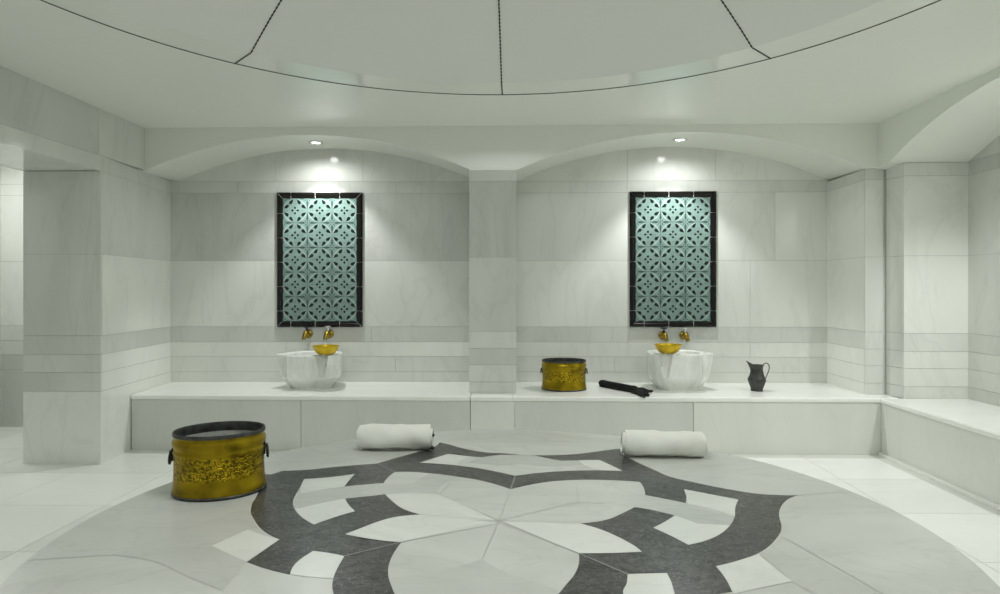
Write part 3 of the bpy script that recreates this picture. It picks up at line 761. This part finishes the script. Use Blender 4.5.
# ------------------------------------------------------------------ rolled towels
def make_towel(label, loc, rz, length, R_, seed, tag_side):
    t = thing('rolled_towel', label, 'towel', loc, rz, 'rolled white towels on the platform')
    rnd = random.Random(seed)
    ph = [rnd.uniform(0, 6) for _ in range(6)]
    turns = 4.6; th0 = .0095; M_ = 150; K = 26
    def spiral(s):   # s 0..1 from the core to the outside
        a = -turns * 2 * PI * (1 - s) - 2.5; r = .012 + (R_ - .012) * s ** .9
        return a, r
    bm = bmesh.new(); grid = []
    for j in range(K + 1):
        u = j / K; x = (u - .5) * length; row = []
        e = abs(u - .5) * 2
        soft = 1 - .02 * max(0, (e - .85) / .15) ** 2
        for side in (1, -1):
            for i in (range(M_ + 1) if side == 1 else range(M_, -1, -1)):
                s = i / M_; a, r = spiral(s)
                w = .0020 * math.sin(3 * a + 5 * u + ph[0]) + .0012 * math.sin(31 * u + 4 * a + ph[4]) + .002 * math.sin(9 * u + 2 * a + ph[1]) * s + .0016 * math.sin(17 * u - 3 * a + ph[2])
                rr = (r + w * s) * soft + side * th0 / 2 * (1 if 0 < i < M_ else .3)
                y = rr * math.cos(a) * 1.04; z = rr * math.sin(a) * .97
                z = max(z, -R_ * .93)
                xs_ = x + (.010 * math.sin(s * 9 + ph[3]) + .008 * (s - .5)) * (1 if u > .5 else -1) * max(0, (e - .7) / .3)
                row.append(bm.verts.new((xs_, y, z + R_ * .93)))
        grid.append(row)
    n = len(grid[0])
    for A, B in zip(grid, grid[1:]):
        for k in range(n): bm.faces.new((A[k], B[k], B[(k + 1) % n], A[(k + 1) % n]))
    for row, rev in ((grid[0], False), (grid[-1], True)):
        m = n // 2
        for i in range(m - 1):
            q = (row[i], row[i + 1], row[n - 2 - i], row[n - 1 - i])
            try: bm.faces.new(q if not rev else q[::-1])
            except ValueError: pass
    bmesh.ops.recalc_face_normals(bm, faces=bm.faces)
    obj('terry_roll', bm, TOWEL_M, t, smooth=55)
    for (dx, dy, dz, ln) in tag_side:
        bm = bmesh.new()
        tube(bm, [(length / 2 - .006, dy, dz), (length / 2 + .006 + dx * .3, dy - .002, dz + .003), (length / 2 + .010 + dx, dy - .004, dz - .001), (length / 2 + .007 + dx * .7, dy - .003, dz - ln)], [.005, .007, .007, .003], 8)
        obj('hanging_loop', bm, TOWEL_TAG, t, smooth=60)
    return t
p = room(-.512, 3.14)
make_towel('rolled white towel with black loops at one end, nearer the large brass tub', (p[0], p[1], SZ + .0018), YAW - .02, .350, .0615, 3, [(.006, -.02, .072, .006), (.0, -.035, .012, .006), (.004, -.01, .008, .004)])
p = room(.766, 3.005)
make_towel('rolled white towel on the right side of the round platform, without black loops', (p[0], p[1], SZ + .0018), YAW - .06, .368, .0605, 11, [])

# ------------------------------------------------------------------ black cloth roll with tassels
ax0 = Vector((*room(.795, 5.03), 0)); ax1 = Vector((*room(1.020, 4.675), 0))
d = ax1 - ax0; L_ = d.length
cl = thing('black_cloth_roll', 'black rolled bath cloth with frayed tassels, lying on the bench beside the right basin', 'cloth', (ax0.x, ax0.y, ZB), math.atan2(d.y, d.x))
bm = bmesh.new(); rings = []
prof = [(0, .008), (.001, .024), (.006, .029), (.03, .030), (.10, .029), (.2, .028), (.28, .026), (.34, .025), (.37, .027), (.385, .024), (.39, .010)]
for x, r in prof:
    ring = []
    for k in range(28):
        a = 2 * PI * k / 28; rr = r * (1 + .07 * math.sin(3 * a + x * 9) + .05 * math.sin(7 * a + x * 22))
        ring.append(bm.verts.new((x, rr * math.cos(a) * 1.1, max(rr * math.sin(a), -.024) + .0245)))
    rings.append(ring)
for A, B in zip(rings, rings[1:]):
    for k in range(28): bm.faces.new((A[k], A[(k + 1) % 28], B[(k + 1) % 28], B[k]))
bm.faces.new(rings[0]); bm.faces.new(rings[-1]); bmesh.ops.recalc_face_normals(bm, faces=bm.faces)
obj('cloth_roll', bm, CLOTH_M, cl, smooth=60)
rnd = random.Random(5)
ang = math.atan2(d.y, d.x)
def loc_(p):   # room point to the roll's own axes
    q = Matrix.Rotation(-ang, 2) @ Vector((p[0] - ax0.x, p[1] - ax0.y)); return Vector((q.x, q.y, p[2] - ZB))
tipA = loc_((*room(1.118, 4.70), ZB + .012)); tipB = loc_((*room(1.015, 4.47), ZB + .007))
for k in range(13):
    u = k / 12; y0 = (u - .5) * -.050; z0 = .012 + .024 * rnd.random() * (1 - abs(u - .5))
    tip = tipA.lerp(tipB, u ** 1.2) + Vector((rnd.uniform(-.030, .012), rnd.uniform(-.012, .012), .004 * rnd.random()))
    st = Vector((.365, y0, z0)); m1 = st.lerp(tip, .3) + Vector((.018, 0, 0)); m1.z = z0 + .006; m2 = st.lerp(tip, .65) + Vector((.010, 0, 0)); m2.z = max(.0105, z0 * .6 + .003)
    pts = [st, m1, m2, tip]; rad = [.0095, .0105, .0098, .0062]
    bm = bmesh.new(); tube(bm, pts, rad, 8)
    obj('tassel', bm, CLOTH_M, cl, smooth=60)

# ------------------------------------------------------------------ recessed downlights in the arch soffits
def make_downlight(label, x, y, z):
    t = thing('downlight', label, 'lamp', (x, y, z), 0, 'recessed downlights in the arches')
    bm = bmesh.new()
    lathe(bm, [(.034, .004), (.036, -.004), (.044, -.008), (.055, -.006), (.058, .0), (.056, .006), (.034, .006)], 36, closed=True)
    obj('trim_ring', bm, CHROME, t, smooth=50)
    bm = bmesh.new()
    lathe(bm, [(.0, -.002), (.020, -.0025), (.0345, .001), (.0345, .005), (.0, .005)], 32)
    bmesh.ops.remove_doubles(bm, verts=bm.verts, dist=1e-5); bmesh.ops.recalc_face_normals(bm, faces=bm.faces)
    obj('lens', bm, LENS, t, smooth=50)
    return t
DL = [(-1.568, 4.95, 2.307), (1.250, 4.95, 2.311)]
make_downlight('round recessed downlight glowing in the left arch soffit', *DL[0])
make_downlight('round recessed downlight glowing in the right arch soffit', *DL[1])

def spot(name, loc, power, angle, blend, size, rot=(0, 0, 0)):
    l = bpy.data.lights.new(name, 'SPOT'); l.energy = power; l.spot_size = math.radians(angle); l.spot_blend = blend; l.shadow_soft_size = size
    o = bpy.data.objects.new(name, l); COL.objects.link(o); o.location = loc; o.rotation_euler = rot; return o
def area(name, loc, power, sx, sy, rot=(0, 0, 0), shape='RECTANGLE', spread=180):
    l = bpy.data.lights.new(name, 'AREA'); l.energy = power; l.shape = shape; l.size = sx
    if shape in ('RECTANGLE', 'ELLIPSE'): l.size_y = sy
    l.spread = math.radians(spread)
    o = bpy.data.objects.new(name, l); COL.objects.link(o); o.location = loc; o.rotation_euler = rot; return o
# ------------------------------------------------------------------ light
for i, (x, y, z) in enumerate(DL):
    spot('downlight_lamp', (x, y, z - .012), 13, 165, .6, .03)
    spot('downlight_beam', (x, y, z - .012), 58, 96, .5, .02)
# the hall's other downlights: in the right niche, behind the camera and in the side room
for (x, y, z, p_) in ((2.87, 3.3, 2.29, 75), (2.87, .6, 2.29, 20), (-1.9, -.5, 2.34, 20), (1.8, -.5, 2.34, 20), (-2.4, 1.0, 2.34, 20), (2.28, .8, 2.34, 20)):
    spot('hall_lamp', (x, y, z), p_, 130, .6, .04)
spot('side_room_lamp', (-3.85, 4.55, 2.55), 60, 160, .5, .25)
spot('side_room_lamp', (-3.6, 3.0, 2.55), 14, 150, .5, .25)
area('dome_fill', (-.09, 1.95, 2.755), 30, 1.0, 1.0, (0, 0, 0), 'DISK')  # added soft fill light below the unseen dome apex
W_ = bpy.data.worlds.new('world'); S.world = W_; W_.use_nodes = True
W_.node_tree.nodes['Background'].inputs['Color'].default_value = (.96, 1, .93, 1)
W_.node_tree.nodes['Background'].inputs['Strength'].default_value = .33
vs = S.view_settings; vs.view_transform = 'Standard'; vs.look = 'None'; vs.gamma = 1; vs.exposure = 0; vs.use_curve_mapping = False
S.cycles.max_bounces = 10; S.cycles.diffuse_bounces = 6; S.cycles.sample_clamp_indirect = 4; S.cycles.caustics_reflective = False
S.cycles.use_denoising = True
